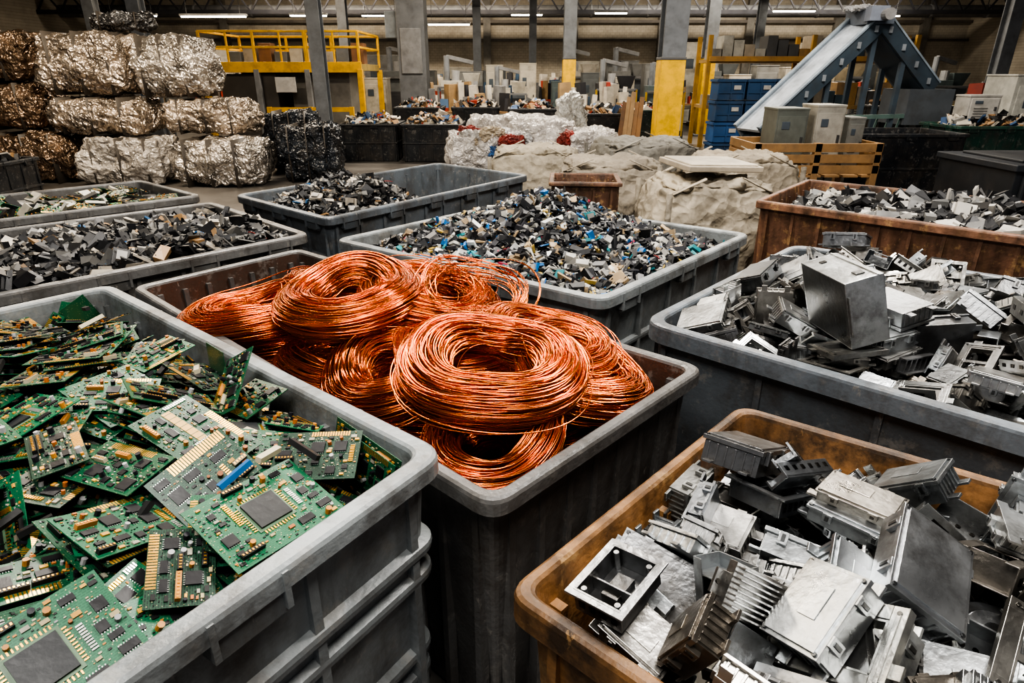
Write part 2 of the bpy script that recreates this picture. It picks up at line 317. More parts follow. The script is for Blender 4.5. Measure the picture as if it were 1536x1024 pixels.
# ---------------------------------------------------------------- circuit boards
GOLD=(.8,.5,.12)
def make_board(r,w,h,style):
    b=MB(); th=.0022
    g=r.choice([(.005,.06,.026),(.008,.09,.04),(.004,.045,.02),(.009,.10,.045),(.005,.05,.022)])
    if style==3: g=(.006,.018,.013)
    b.box((0,0,0),(w,h,th),g,0)
    z=th/2
    occ=[]
    def free(x,y,a,c):
        if abs(x)+a/2>w/2-.004 or abs(y)+c/2>h/2-.004: return False
        for (X,Y,A,C) in occ:
            if abs(x-X)<(a+A)/2+.001 and abs(y-Y)<(c+C)/2+.001: return False
        occ.append((x,y,a,c)); return True
    def place(a,c,tries=16):
        for _ in range(tries):
            x=r.uniform(-w/2,w/2);y=r.uniform(-h/2,h/2)
            if free(x,y,a,c): return x,y
        return None
    def fingers(sgn):
        L=w*r.uniform(.4,.75); n=int(L/.006); x0=-L/2+r.uniform(-.02,.02); fh=r.uniform(.012,.024)
        for i in range(n): b.box((x0+i*.006,sgn*(h/2-fh/2-.001),z),(.0036,fh,.001),GOLD,1)
        occ.append((x0+L/2,sgn*(h/2-fh/2),L,fh))
    if style in(0,1,3) or r.random()<.4: fingers(-1)
    if style in(5,) : fingers(1)
    if style==1:
        for k in range(1):
            p=place(w*.5,.022)
            if p:
                b.box((p[0],p[1],z),(w*.5,.02,.002),r.choice([(.7,.42,.12),(.45,.41,.3)]),2)
                for i in range(7): b.box((p[0]-w*.25+w*.5*(i+.5)/7,p[1],z+.001),(.0012,.02,.001),(.1,.15,.07),2)
    if style==2:
        s=min(w,h)*.38; free(0,0,s+.02,s+.02)
        b.box((0,0,z+.001),(s+.012,s+.012,.002),(.12,.2,.12),2); b.box((0,0,z+.004),(s,s,.006),(.018,.02,.022),2)
        n=int(s/.006)
        for i in range(n):
            t=-s/2+(i+.5)*s/n
            for sg in(-1,1):
                b.box((t,sg*(s/2+.010),z+.001),(.0025,.007,.002),GOLD,1); b.box((sg*(s/2+.010),t,z+.001),(.007,.0025,.002),GOLD,1)
    if style==4:
        s=min(w,h)*.5; free(0,0,s*1.2,s)
        b.box((0,0,z+.001),(s*1.2,s,.002),GOLD,1); b.box((0,0,z+.002),(s*.95,s*.75,.003),(.04,.15,.09),2); b.box((0,0,z+.003),(s*.5,s*.42,.003),(.5,.4,.28),2)
    for k in range(r.randint(6,11)):
        a=r.uniform(.012,.032);c=a*r.choice([1,1,.5]);p=place(a+.006,c+.006)
        if p:
            b.box((p[0],p[1],z+.0022),(a,c,.0035),(.010,.010,.012),2)
            n=max(3,int(a/.004))
            for i in range(n):
                t=p[0]-a/2+(i+.5)*a/n
                for sg in(-1,1): b.box((t,p[1]+sg*(c/2+.0015),z+.0008),(.0016,.003,.0012),(.6,.6,.58),3)
    for k in range(r.randint(2,5)):
        a=r.uniform(.03,.08);p=place(a,.01)
        if p:
            cc=r.choice([(.012,.012,.012),(.015,.015,.015),(.015,.015,.015),(.015,.015,.015),(.4,.35,.24),(.45,.2,.05)])
            b.box((p[0],p[1],z+.005),(a,.009,.01),cc,2)
            n=int(a/.006)
            for i in range(n): b.box((p[0]-a/2+(i+.5)*a/n,p[1],z+.0108),(.003,.0045,.001),GOLD,1)
    for k in range(r.randint(2,5)):
        a=r.uniform(.025,.07);p=place(.01,a)
        if p:
            n=int(a/.005)
            for i in range(n): b.box((p[0],p[1]-a/2+(i+.5)*a/n,z+.0012),(.010,.003,.0025),GOLD if k%2 else(.6,.58,.55),1 if k%2 else 3)
    for k in range(r.randint(4,9)):
        rr=r.uniform(.003,.0065);p=place(2*rr,2*rr)
        if p:
            b.cyl((p[0],p[1],z+rr*1.1),rr,rr*2.2,r.choice([(.015,.015,.02),(.015,.015,.02),(.35,.35,.35),(.4,.13,.03),(.5,.22,.04)]),2,8)
    for k in range(r.randint(16,26)):
        a=r.uniform(.006,.014);p=place(a,a*.6)
        if p: b.box((p[0],p[1],z+.0015),(a,a*.6,.003),r.choice([(.6,.3,.06),(.4,.33,.18),(.6,.33,.06),(.015,.015,.015),(.015,.015,.015),(.015,.015,.015),(.015,.015,.015),(.3,.28,.22),(.45,.15,.04)]),2)
    if r.random()<.25:
        p=place(.03,.018)
        if p: b.box((p[0],p[1],z+.0006),(.03,.018,.0008),(.55,.5,.4),2)
    for k in range(int(w*h*5600)):
        a=r.uniform(.002,.0055);p=place(a,a*.6,3)
        if p: b.box((p[0],p[1],z+.0008),(a,a*.6,.0016),r.choice([(.5,.4,.25),(.5,.3,.1),(.012,.012,.012),(.012,.012,.012),(.012,.012,.012),(.3,.3,.3),(.5,.2,.04),(.5,.45,.33)]),2)
    return b.tpl()
rb=random.Random(21)
BDIM=[(.22,.18,2),(.24,.15,1),(.18,.14,0),(.2,.12,0),(.16,.11,3),(.22,.18,4),(.18,.13,6),(.14,.10,0),(.19,.14,3),(.24,.18,2),(.15,.085,1),(.18,.11,6),(.2,.10,3),(.17,.13,0),(.17,.12,5),(.13,.07,5),(.21,.15,6)]
BT=[(w,h,make_board(rb,w,h,s)) for w,h,s in BDIM]
m_silver=mat('solder_silver',None,.3,.8,.1,20,0)
BM=[m_pcb,m_gold,m_attr_plastic,m_silver]

# ---------------------------------------------------------------- metal enclosures
HOLE=(.012,.012,.012)
def enc(r,kind,L,W,Hh):
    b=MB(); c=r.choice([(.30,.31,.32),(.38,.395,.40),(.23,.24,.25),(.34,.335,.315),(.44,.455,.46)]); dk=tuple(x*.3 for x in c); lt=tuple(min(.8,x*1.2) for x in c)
    def screws(z,ins=.012):
        for sx in(-1,1):
            for sy in(-1,1): b.cyl((sx*(L/2-ins),sy*(W/2-ins),z),.0045,.004,dk,0,8)
    if kind==0:
        b.box((0,0,-Hh*.12),(L-.012,W-.012,Hh*.76),c); b.box((0,0,Hh*.27),(L-.018,W-.018,.01),dk); b.box((0,0,Hh*.36),(L,W,Hh*.16),c)
        b.box((0,0,Hh*.47),(L*.90,W*.88,.006),lt); screws(Hh*.46,.008)
        v=r.random()
        if v<.3: b.box((r.uniform(-.15,.15)*L,r.uniform(-.1,.1)*W,Hh*.47+.004),(L*.4,W*.3,.0015),tuple(x*1.15 for x in lt))
        elif v<.5:
            for i in range(4): b.box((L*.1,-W*.2+i*W*.12,Hh*.47+.0035),(L*.35,.004,.003),dk)
        elif v<.65: b.cyl((L*.2,W*.1,Hh*.47+.004),.012,.003,HOLE,0,12)
        for s in(-1,1):
            for e in(-1,1):
                b.box((e*L*.25,s*(W/2-.001),Hh*.18),(.02,.010,Hh*.5),lt); b.box((e*L*.25,s*(W/2+.004),Hh*.18),(.008,.004,Hh*.3),dk)
            b.box((s*(L/2+.006),W*.3,-Hh*.42),(.026,.022,.006),c);b.box((s*(L/2+.006),-W*.3,-Hh*.42),(.026,.022,.006),c)
        for i in range(6): b.box((L/2-.007,-W*.38+i*W*.15,-.12*Hh),(.008,.005,Hh*.7),c); b.box((-L/2+.007,-W*.38+i*W*.15,-.12*Hh),(.008,.005,Hh*.7),c)
    elif kind==1:
        t=.004
        for s in(-1,1):
            b.box((s*(L/2-t/2),0,0),(t,W,Hh),c); b.box((0,s*(W/2-t/2),0),(L-2*t,t,Hh),c)
        b.box((0,0,-Hh/2+t/2),(L-2*t,W-2*t,t),dk)
        hx,hy=L*.34,W*.16; ox=-L*.02
        b.box((0,W/4+hy/4,Hh/2-t/2),(L,W/2-hy/2,t),lt); b.box((0,-W/4-hy/4,Hh/2-t/2),(L,W/2-hy/2,t),lt)
        x1=ox-hx/2;x2=ox+hx/2
        b.box(((-L/2+x1)/2,0,Hh/2-t/2),(x1+L/2,hy,t),lt); b.box(((L/2+x2)/2,0,Hh/2-t/2),(L/2-x2,hy,t),lt)
        screws(Hh/2+.001)
        for sy in(-1,1):
            b.box((L*.3,sy*(W/2+.001),Hh*.1),(.03,.006,.03),dk);b.box((-L*.3,sy*(W/2+.001),-Hh*.1),(.02,.004,.02),HOLE)
            b.box((0,sy*(W/2+.002),Hh*.36),(L,.004,.006),lt)
        b.box((0,0,-Hh*.45),(L+.02,W*.6,.006),c); b.box((L/2-.03,-W/2+.03,Hh/2+.002),(.012,.012,.006),dk)
    elif kind==2:
        t=.005
        for s in(-1,1):
            b.box((s*(L/2-t/2),0,0),(t,W,Hh),c); b.box((0,s*(W/2-t/2),0),(L-2*t,t,Hh),c)
            b.box((s*(L/2+.004),0,Hh/2-.003),(.016,W+.024,.005),lt); b.box((0,s*(W/2+.004),Hh/2-.003),(L,.016,.005),lt)
            for k in range(4): b.box((s*(L/2+.001),-W*.35+k*W*.23,-.05*Hh),(.002,.012,Hh*.4),HOLE)
        b.box((0,0,-Hh/2+t/2),(L-2*t,W-2*t,t),c)
        for sx in(-1,1):
            for sy in(-1,1): b.cyl((sx*(L/2-.014),sy*(W/2-.014),0),.006,Hh*.9,c,0,8)
        b.box((0,0,-Hh*.2),(L*.45,W*.35,Hh*.4),dk); b.box((-L*.1,0,-Hh*.05),(.004,W*.9,Hh*.6),c)
    elif kind==3:
        t=L*.13
        for s in(-1,1):
            b.box((s*(L/2-t/2),0,0),(t,W,Hh*.5),c); b.box((0,s*(W/2-t/2),0),(L-2*t,t,Hh*.5),c)
            b.box((s*(L/2-t-.003),0,-.2*Hh),(.005,W-2*t,Hh*.8),lt); b.box((0,s*(W/2-t-.003),-.2*Hh),(L-2*t,.005,Hh*.8),lt)
            for k in range(3): b.cyl((s*(L/2-t*.5),-W*.3+k*W*.3,Hh*.255),.004,.003,HOLE,0,8)
            b.box((s*(L/2+.006),W*.2,0),(.02,.025,.006),c); b.box((s*(L/2-t*.5),0,Hh*.26),(t*.3,W*.8,.004),lt)
        b.box((0,0,-.3*Hh),(L*.08,W-2*t,.005),c); screws(Hh*.27,t*.5)
    elif kind==4:
        b.box((0,0,-Hh*.2),(L,W,Hh*.5),c)
        for i in range(9): b.box((0,-W*.42+i*W*.105,Hh*.2),(L*.9,.004,Hh*.5),lt)
        for s in(-1,1): b.box((s*(L/2+.008),0,-Hh*.35),(.03,W*.5,.006),c); b.cyl((s*(L/2+.014),0,-Hh*.35+.004),.005,.003,HOLE,0,8)
    elif kind==5:
        b.box((0,0,-Hh/2+.004),(L,W,.006),c); b.box((0,W/2-.003,0),(L,.006,Hh),c); b.box((0,-W/2+.003,-Hh*.2),(L,.006,Hh*.6),lt)
        for i in range(6): b.box((-L*.42+i*L*.167,0,-Hh*.2),(.008,W*.9,Hh*.45),lt if i%2 else c)
        for i in range(4): b.cyl((-L*.35+i*L*.23,-W*.2,-Hh/2+.009),.008,.008,dk,0,10)
        for i in range(6): b.box((-L*.4+i*L*.16,W/2+.001,.1*Hh),(.012,.002,Hh*.3),HOLE)
    elif kind==6:
        t=.003
        b.box((0,0,-Hh/2),(L,W,t),c)
        for s in(-1,1):
            b.box((0,s*W/2,0),(L,t,Hh),c); b.box((0,s*(W/2-.012),Hh/2),(L,.024,t),lt)
            for i in range(2): b.box((-L*.25+i*L*.5,s*(W/2+.002),0),(L*.15,.002,Hh*.3),HOLE)
        b.box((L*.3,0,0),(t,W,Hh),c); b.box((-L*.3,0,Hh/2),(L*.12,W,t),lt); b.box((-L*.05,0,-Hh*.1),(L*.55,W*.7,Hh*.6),dk)
    elif kind==8:
        b.cyl((0,0,-Hh*.2),W*.48,Hh*.5,c,0,28); b.cyl((0,0,Hh*.1),W*.40,Hh*.3,lt,0,28,r2=W*.34); b.cyl((0,0,Hh*.27),W*.16,Hh*.12,dk,0,20)
        for s in(-1,1): b.box((s*L*.42,0,-Hh*.3),(L*.16,W*.3,.006),c); b.cyl((s*L*.44,0,-Hh*.3+.004),.006,.003,HOLE,0,8)
    else:
        b.box((0,0,-Hh/2),(L,W,.004),c); b.box((0,W/2,0),(L,.004,Hh),lt); b.box((L/2,W*.2,-Hh*.1),(.004,W*.6,Hh*.7),c)
        for i in range(3): b.cyl((-L*.3+i*L*.3,-W*.1,-Hh/2+.003),.006,.003,HOLE,0,8)
        b.box((0,W/2+.003,0),(L*.4,.003,Hh*.3),HOLE)
    return b.tpl()
rm=random.Random(5)
EDIM=[(.16,.125,.06,0),(.135,.10,.05,0),(.21,.15,.07,0),(.15,.115,.07,1),(.135,.10,.05,2),(.165,.12,.05,2),(.15,.115,.03,3),(.20,.15,.035,3),(.12,.09,.04,4),(.19,.055,.04,5),(.115,.08,.045,0),(.22,.06,.032,5),(.16,.125,.028,0),(.15,.11,.06,6),(.125,.10,.055,0),(.10,.06,.045,7),(.08,.055,.035,7),(.19,.145,.04,0),(.16,.15,.045,8),(.10,.07,.04,0),(.30,.24,.13,1)]
ET=[(L,W,Hh,enc(rm,k,L,W,Hh)) for L,W,Hh,k in EDIM]
EW=[6,5,4,1,3,3,3,3,2,2,5,3,5,3,5,4,4,6,.6,4,0]
BIG=len(EDIM)-1

# ---------------------------------------------------------------- rigid body settle
def settle(groups,frames=105):
    bpy.ops.rigidbody.world_add(); w=scene.rigidbody_world
    col=bpy.data.collections.new('sim'); scene.collection.children.link(col)
    w.substeps_per_frame=8; w.solver_iterations=12; w.point_cache.frame_end=frames+5
    act=[];pas=[];protos=[]
    cubes={}
    for g in groups:
        g['obs']=[]
        for d,p,e in g['items']:
            key=tuple(d)
            if key not in cubes:
                mb=MB();mb.box((0,0,0),d);po=mb.build('proto',[],origin=False);protos.append(po);cubes[key]=po.data
            o=bpy.data.objects.new('it',cubes[key]);o.location=p;o.rotation_euler=e;col.objects.link(o);act.append(o);g['obs'].append(o)
        qi=inset_quad(g['q'],g['inset'])
        for i in range(4):
            a=qi[i];b=qi[(i+1)%4];L=np.linalg.norm(b-a);t=(b-a)/L;n=np.array([t[1],-t[0]])
            mb=MB();c=(a+b)/2+n*.06; Rm=np.array([[t[0],-n[0],0],[t[1],-n[1],0],[0,0,1]])
            mb.box((0,0,0),(L+.2,.12,3));o=mb.build('w',[],origin=False);o.matrix_world=Matrix(TM((c[0],c[1],1.6),Rm).tolist());pas.append((o,'BOX'))
        mb=MB();surf(mb,g['q'],g['hf'],g['inset']-.05,24,(0,0,0));o=mb.build('f',[],origin=False);pas.append((o,'MESH'))
    bpy.context.view_layer.update()
    def sel(L):
        bpy.ops.object.select_all(action='DESELECT')
        for o in L:o.select_set(True)
        bpy.context.view_layer.objects.active=L[0]
    sel(act);bpy.ops.rigidbody.objects_add(type='ACTIVE')
    sel([o for o,_ in pas]);bpy.ops.rigidbody.objects_add(type='PASSIVE')
    for o in act:
        rbd=o.rigid_body;rbd.collision_shape='BOX';rbd.use_margin=True;rbd.collision_margin=.001;rbd.friction=.85;rbd.restitution=0;rbd.mass=.5;rbd.linear_damping=.15;rbd.angular_damping=.4
    for o,s in pas:
        rbd=o.rigid_body;rbd.collision_shape=s;rbd.use_margin=True;rbd.collision_margin=.002;rbd.friction=.9
    for f in range(1,frames+1): scene.frame_set(f)
    dg=bpy.context.evaluated_depsgraph_get();res=[]
    for g in groups: res.append([np.array(o.evaluated_get(dg).matrix_world) for o in g['obs']])
    bpy.ops.rigidbody.world_remove()
    for o in act+[o for o,_ in pas]+protos: bpy.data.objects.remove(o,do_unlink=True)
    bpy.data.collections.remove(col);scene.frame_set(1)
    return res
def stack(q,inset,zf,cell,layers,dz,fn,seed,tilt):
    r=random.Random(seed);qi=inset_quad(q,inset);lu=np.linalg.norm(qi[1]-qi[0]);lv=np.linalg.norm(qi[3]-qi[0]);nu=max(1,int(lu/cell));nv=max(1,int(lv/cell));it=[];ids=[]
    for k in range(layers):
        for i in range(nu):
            for j in range(nv):
                p=bil(qi,(i+.5)/nu,(j+.5)/nv)
                id_,d=fn(r);ids.append(id_)
                it.append((d,(p[0]+r.uniform(-.02,.02),p[1]+r.uniform(-.02,.02),zf+k*dz+r.uniform(0,.04)),(r.gauss(0,tilt),r.gauss(0,tilt),r.random()*6.28)))
    return it,ids
def fb(r):
    i=r.randrange(len(BT));return i,(BT[i][0],BT[i][1],.014)
def fe(r):
    i=r.choices(range(len(ET)),EW)[0];return i,(ET[i][0],ET[i][1],ET[i][2]*(.6 if EDIM[i][3]==3 else 1))
hf_pcb=lambda u,v,p:.86+.11*bump2(u,v,.5,.5,.3)+.12*nz(p,4,1)
hf_crt=lambda u,v,p:.60+.10*bump2(u,v,.5,.5,.35)+.05*nz(p,5,3)
hf_met=lambda u,v,p:.68+.14*bump2(u,v,.5,.5,.3)+.05*nz(p,4,4)
g1,i1=stack(Q_pcb,.14,1.18,.2,8,.10,fb,11,.6)
g2,i2=stack(Q_crt,.13,.84,.17,7,.13,fe,12,.9)
g3,i3=stack(Q_met,.15,.97,.175,5,.13,fe,13,.9)
g3.append((EDIM[BIG][:3],(1.27,1.84,1.72),(.22,-.12,-.75)));i3.append(BIG)
t1=time.time()
try:
    res=settle([dict(q=Q_pcb,inset=.07,hf=hf_pcb,items=g1),dict(q=Q_crt,inset=.06,hf=hf_crt,items=g2),dict(q=Q_met,inset=.075,hf=hf_met,items=g3)])
    print('SIM ok',len(g1),len(g2),len(g3),time.time()-t1)
except Exception as e:
    print('SIM FAIL',e)
    res=[[TM((p[0],p[1],p[2]-.3),rot(*e)) for d,p,e in g] for g in(g1,g2,g3)]
r=random.Random(3)
def scatter_under(mb,q,hf,tpls,n,seed,inset,lo=-.01,hi=.03,tilt=.4,sc=1.):
    r=random.Random(seed);qi=inset_quad(q,inset)
    for _ in range(n):
        u,v=r.random(),r.random();p=bil(qi,u,v)
        mb.inst(r.choice(tpls),TM((p[0],p[1],hf(u,v,p)+r.uniform(lo,hi)),rot(r.gauss(0,tilt),r.gauss(0,tilt),r.random()*6.3)*sc),r.uniform(.6,1.1))
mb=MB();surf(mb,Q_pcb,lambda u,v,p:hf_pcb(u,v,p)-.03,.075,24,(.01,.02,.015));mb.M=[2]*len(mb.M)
scatter_under(mb,Q_pcb,hf_pcb,[t[2] for t in BT],170,91,.17)
for i,m in zip(i1,res[0]):
    if m[2,2]<0: m=m@FLIP
    if .5<m[2,3] and not (abs(m[2,2])<.5 and m[2,3]>1.0): mb.inst(BT[i][2],m,r.uniform(.6,1.2))
for k in range(55):
    p=bil(inset_quad(Q_pcb,.16),r.random(),r.random())
    mb.box((p[0],p[1],hf_pcb(.5,.5,p)+r.uniform(.02,.09)),(r.uniform(.04,.08),.014,.012),r.choice([(.45,.4,.28),(.02,.02,.02),(.02,.12,.3),(.02,.02,.02),(.02,.02,.02)]),2,rot(r.gauss(0,.3),r.gauss(0,.3),r.random()*6))
mb.build('circuit_board_pile',BM)
for nm,q,hf,ids,rs,nu in(('aluminium_enclosure_pile',Q_crt,hf_crt,i2,res[1],80),('aluminium_enclosure_pile',Q_met,hf_met,i3,res[2],160)):
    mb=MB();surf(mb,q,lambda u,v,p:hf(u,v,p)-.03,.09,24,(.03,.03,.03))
    scatter_under(mb,q,hf,[t[3] for t in ET[:-1]],nu,92,.19,tilt=.6)
    for i,m in zip(ids,rs):
        if m[2,2]<0 and (r.random()<.8 or i==BIG): m=m@FLIP
        if m[2,3]>.4:
            k=r.uniform(.5,1.2);w=r.choice([0,0,0,.05])+r.uniform(-.02,.02);mb.inst(ET[i][3],m,(k+w,k,k-w) if i!=BIG else (1.1,1.1,1.09))
    mb.build(nm,[m_attr_metal],bevel=.0016)

def board_heap(name,q,hf,n,seed,sc):
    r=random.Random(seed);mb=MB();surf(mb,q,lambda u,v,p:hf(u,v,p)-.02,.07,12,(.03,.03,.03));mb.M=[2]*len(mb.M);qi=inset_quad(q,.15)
    for i in range(n):
        u,v=r.random(),r.random();p=bil(qi,u,v);t=BT[r.randrange(len(BT))][2]
        if i%3==0:
            c=r.choice([(.4,.37,.3),(.02,.02,.02),(.5,.48,.42)]);mb.box((p[0],p[1],hf(u,v,p)+.03),(r.uniform(.05,.15),r.uniform(.04,.1),.02),c,2,rot(r.gauss(0,.5),r.gauss(0,.5),r.random()*6))
        else:
            mb.inst(t,TM((p[0],p[1],hf(u,v,p)+r.uniform(0,.05)),rot(r.gauss(0,.3),r.gauss(0,.3),r.random()*6)*sc),r.uniform(.7,1.4))
    return mb.build(name,BM)
board_heap('circuit_board_pile',Q_L2,lambda u,v,p:.82+.08*nz(p,2),170,8,.8)

# ---------------------------------------------------------------- copper coils
cu=MB();rc=np.random.RandomState(4)
def coil(c,R0,a,b,tilt=(0,0,0),nw=26,turns=5,loose=.007,seg=56,wr=.0021,stray=4,strayk=2.8):
    Rm=rot(*tilt);c=np.array(c)
    lob=[rc.uniform(0,6.28) for _ in range(4)]
    for w in range(nw+stray):
        st=w>=nw;tn=turns if not st else rc.uniform(1,2.0)
        n=int(seg*tn);th=np.linspace(0,2*math.pi*tn,n)+rc.uniform(0,6.28)
        ph=rc.uniform(0,6.28)+rc.uniform(-.16,.16)*th+.26*np.sin(th*rc.uniform(.3,1.1)+rc.uniform(0,6.28))
        rho=np.clip(rc.uniform(.78,1.04)+.08*np.sin(th*rc.uniform(.4,1.3)+rc.uniform(0,6.28)),.3,1.25)
        if st: rho=rho*rc.uniform(1.0,1.35)
        k=loose*(strayk if st else 1)
        rr=R0+a*rho*np.cos(ph)+.009*np.sin(2*th+lob[0])+.006*np.sin(3*th+lob[1])+k*np.sin(th+rc.uniform(0,6.28))*rc.uniform(.3,1)
        z=b*rho*np.sin(ph)+.010*np.sin(2*th+lob[2])+.008*np.sin(3*th+lob[3])+k*.8*np.sin(th*1.0+rc.uniform(0,6.28))
        P=np.stack([rr*np.cos(th),rr*np.sin(th),z],1)@Rm.T+c
        s=rc.uniform(.5,1.15);cu.tube(P,wr,(.82*s,.225*s*rc.uniform(.8,1.2),.06*s))
D=math.radians
coil((-.08,1.66,.70),.14,.07,.07,(.1,.1,0));coil((.18,1.93,.72),.15,.08,.07,(.2,-.15,0));coil((-.35,1.98,.74),.17,.09,.08,(0,.1,0))
coil((-.62,2.2,.78),.18,.09,.08);coil((-.95,2.50,.76),.2,.09,.08);coil((-.35,2.3,.78),.18,.09,.08);coil((.0,2.12,.74),.17,.09,.07);coil((-1.25,2.72,.72),.18,.08,.08)
coil((-.055,1.555,.845),.15,.052,.046,(D(14),D(-6),0),36)
coil((.225,1.90,.89),.17,.072,.065,(D(8),D(20),0),44,stray=6)
coil((.12,2.03,.94),.18,.065,.05,(D(4),D(10),0),30)
coil((-.055,1.745,.985),.20,.078,.066,(D(7),D(2),0),52,stray=7)
coil((-.40,1.98,.87),.18,.078,.062,(D(12),D(-12),0),38,stray=6)
coil((-.18,2.05,.92),.17,.07,.05,(D(5),D(0),0),28)
coil((-1.05,2.46,.90),.2,.09,.06,(D(0),D(-8),0),42,stray=9)
coil((-.75,2.74,.91),.2,.08,.06,(D(-5),D(0),0),30)
coil((-.62,2.33,1.01),.21,.086,.068,(D(6),D(-3),0),52,stray=7)
coil((-.33,2.42,.97),.2,.075,.058,(D(4),D(8),0),32,loose=.012,stray=10,strayk=3)
coil((-.16,2.40,1.0),.19,.03,.03,(D(18),D(12),0),6,turns=3,loose=.02,stray=5)
cu.build('copper_wire_coil_pile',[m_cu],smooth=True)

# ---------------------------------------------------------------- blobs : bales, sacks
bm=bmesh.new();bmesh.ops.create_cube(bm,size=2);bmesh.ops.subdivide_edges(bm,edges=bm.edges[:],cuts=27,use_grid_fill=True)
BVt=np.array([v.co[:] for v in bm.verts]);BFt=[tuple(v.index for v in f.verts) for f in bm.faces];bm.free()
def blob(mb,c,d,rz=0,k=.2,amp=.06,fr=3,seed=0,col=(.5,.5,.5),m=0,flat=True,tilt=0,fold=0,belly=0):
    s=BVt/np.linalg.norm(BVt,axis=1)[:,None];q=BVt*(1-k)+s*k*1.15;q=q/np.abs(q).max()
    if belly: q=q.copy(); f=1+belly*(1-q[:,2]**2)-belly*.5; q[:,0]*=f; q[:,1]*=f
    q=q*np.array(d)/2;Rm=rot(tilt,0,rz);out=[]
    for i,p in enumerate(q):
        w=Vector((p[0]*fr+seed*7.3,p[1]*fr,p[2]*fr))
        n=noise.noise(w)*.6+abs(noise.noise(w*2.3))*-.5+noise.noise(w*5)*.25
        if fold: n-=fold*abs(noise.noise(Vector((p[0]*7+seed,p[1]*7,p[2]*2.0))))
        e=p+s[i]*n*amp*2
        if flat: e[2]=max(e[2],-d[2]/2)
        out.append(e)
    mb.add(np.array(out)@Rm.T+np.array(c),BFt,col,m)
def bale(c,d,rz,seed,col,name='compacted_foil_bale',m=None):
    mb=MB();blob(mb,(c[0],c[1],c[2]+d[2]/2),d,rz,.3,.10,2.6,seed,col,0,belly=.10)
    Rm=rot(0,0,rz)
    for i in(-.3,0,.3):
        o=Rm@np.array([i*d[0],0,0])
        mb.box((c[0]+o[0],c[1]+o[1],c[2]+d[2]/2),(.010,d[1]-.02,d[2]-.02),(.06,.05,.04),1,Rm)
    mb.build(name,[m or m_foil,m_attr_paint],smooth=True)
F1=(.50,.42,.34);F2=(.56,.51,.45);F3=(.26,.18,.12)
bale((-6.75,11.7,0),(1.5,1.1,.80),.05,1,(.46,.42,.37),'film_wrapped_bale',m_film);bale((-5.05,11.5,0),(1.45,1.1,.80),-.08,2,F2)
bale((-3.64,12.0,0),(1.05,1.0,.98),.1,3,(.02,.024,.03),'black_film_bale',m_film)
bale((-8.5,12.0,0),(1.6,1.2,.85),.0,4,F3)
bale((-7.2,12.0,.82),(1.75,1.1,.62),-.04,5,F1);bale((-5.35,12.1,.82),(1.45,1.1,.58),.06,6,F1)
bale((-9.1,12.2,.87),(1.7,1.2,.8),.08,7,F3)
bale((-7.35,12.2,1.45),(1.6,1.1,1.02),.03,8,F1);bale((-5.95,12.3,1.41),(1.25,1.1,1.0),-.06,9,F2)
bale((-9.1,12.3,1.68),(1.6,1.2,.8),-.05,10,F3);bale((-7.0,12.7,2.49),(.95,.8,.32),.3,11,(.12,.12,.12))
bale((-4.35,13.3,0),(1.0,.9,1.15),.1,13,(.03,.034,.04),'black_film_bale',m_film)
mb=MB()
for i,(x,y,z,dx,dy,dz,rz) in enumerate([(-.55,12.6,.42,1.5,1.3,.85,.1),(.6,12.9,.52,1.5,1.3,1.05,-.1),(1.45,12.6,.45,1.1,1.2,.9,.2),(-.1,13.6,.55,1.7,1.2,1.1,0)]):
    blob(mb,(x,y,z),(dx,dy,dz),rz,.5,.08,2.0,20+i,(.56,.53,.50),fold=.4)
for i in range(22):
    c=R.choice([(.3,.05,.04),(.05,.13,.3),(.45,.38,.28),(.7,.7,.7),(.6,.58,.55),(.35,.2,.1)]);blob(mb,(R.uniform(-1.1,1.8),12.3+R.uniform(-.2,.5),R.uniform(.4,.9)),(.5,.36,.28),R.random()*3,.5,.06,5,40+i,c)
mb.build('film_wrapped_bag_pile',[m_film],smooth=True)
CS=(.31,.27,.205)
def sack(c,d,rz,seed,tilt=0,col=CS):
    mb=MB();blob(mb,(c[0],c[1],c[2]+d[2]/2),d,rz,.3,.05,2.4,seed,col,tilt=tilt,fold=.75,belly=.08)
    Rm=rot(0,0,rz)
    blob(mb,(c[0],c[1],c[2]+d[2]*.95),(d[0]*.85,d[1]*.8,.16),rz+.1,.45,.05,4,seed+9,tuple(x*1.15 for x in col),fold=.7)
    for sx in(-1,1):
        for sy in(-1,1):
            o=Rm@np.array([sx*d[0]*.40,sy*d[1]*.40,0]);o2=Rm@np.array([sx*d[0]*.15,sy*d[1]*.42,0])
            mb.beam((c[0]+o[0],c[1]+o[1],c[2]+d[2]*.9),(c[0]+o2[0],c[1]+o2[1],c[2]+d[2]*1.05),.05,.012,tuple(x*1.3 for x in col))
            mb.beam((c[0]+o[0]*1.12,c[1]+o[1]*1.22,c[2]+.1),(c[0]+o[0]*1.12,c[1]+o[1]*1.22,c[2]+d[2]*.92),.05,.03,tuple(x*.6 for x in col))
    mb.build('canvas_bulk_sack',[m_canvas],smooth=True)
sack((1.85,6.15,0),(1.15,1.0,.90),.1,50);sack((1.15,7.55,0),(1.3,1.1,.9),-.15,51,col=(.23,.2,.155));sack((2.6,7.5,0),(1.2,1.0,.95),.05,52,col=(.28,.24,.18))
sack((1.75,8.8,0),(1.4,1.1,1.0),.2,53,col=(.19,.18,.155));sack((.3,8.6,0),(1.2,1.0,.92),-.1,54,col=(.34,.30,.23))
mb=MB();mb.box((1.85,6.1,1.02),(.75,.6,.05),(.36,.31,.24),0,rot(.03,.04,.25));mb.box((1.85,6.1,1.05),(.68,.53,.02),(.42,.37,.29),0,rot(.03,.04,.25));mb.build('cardboard_lid',[m_attr_paint],bevel=.008)
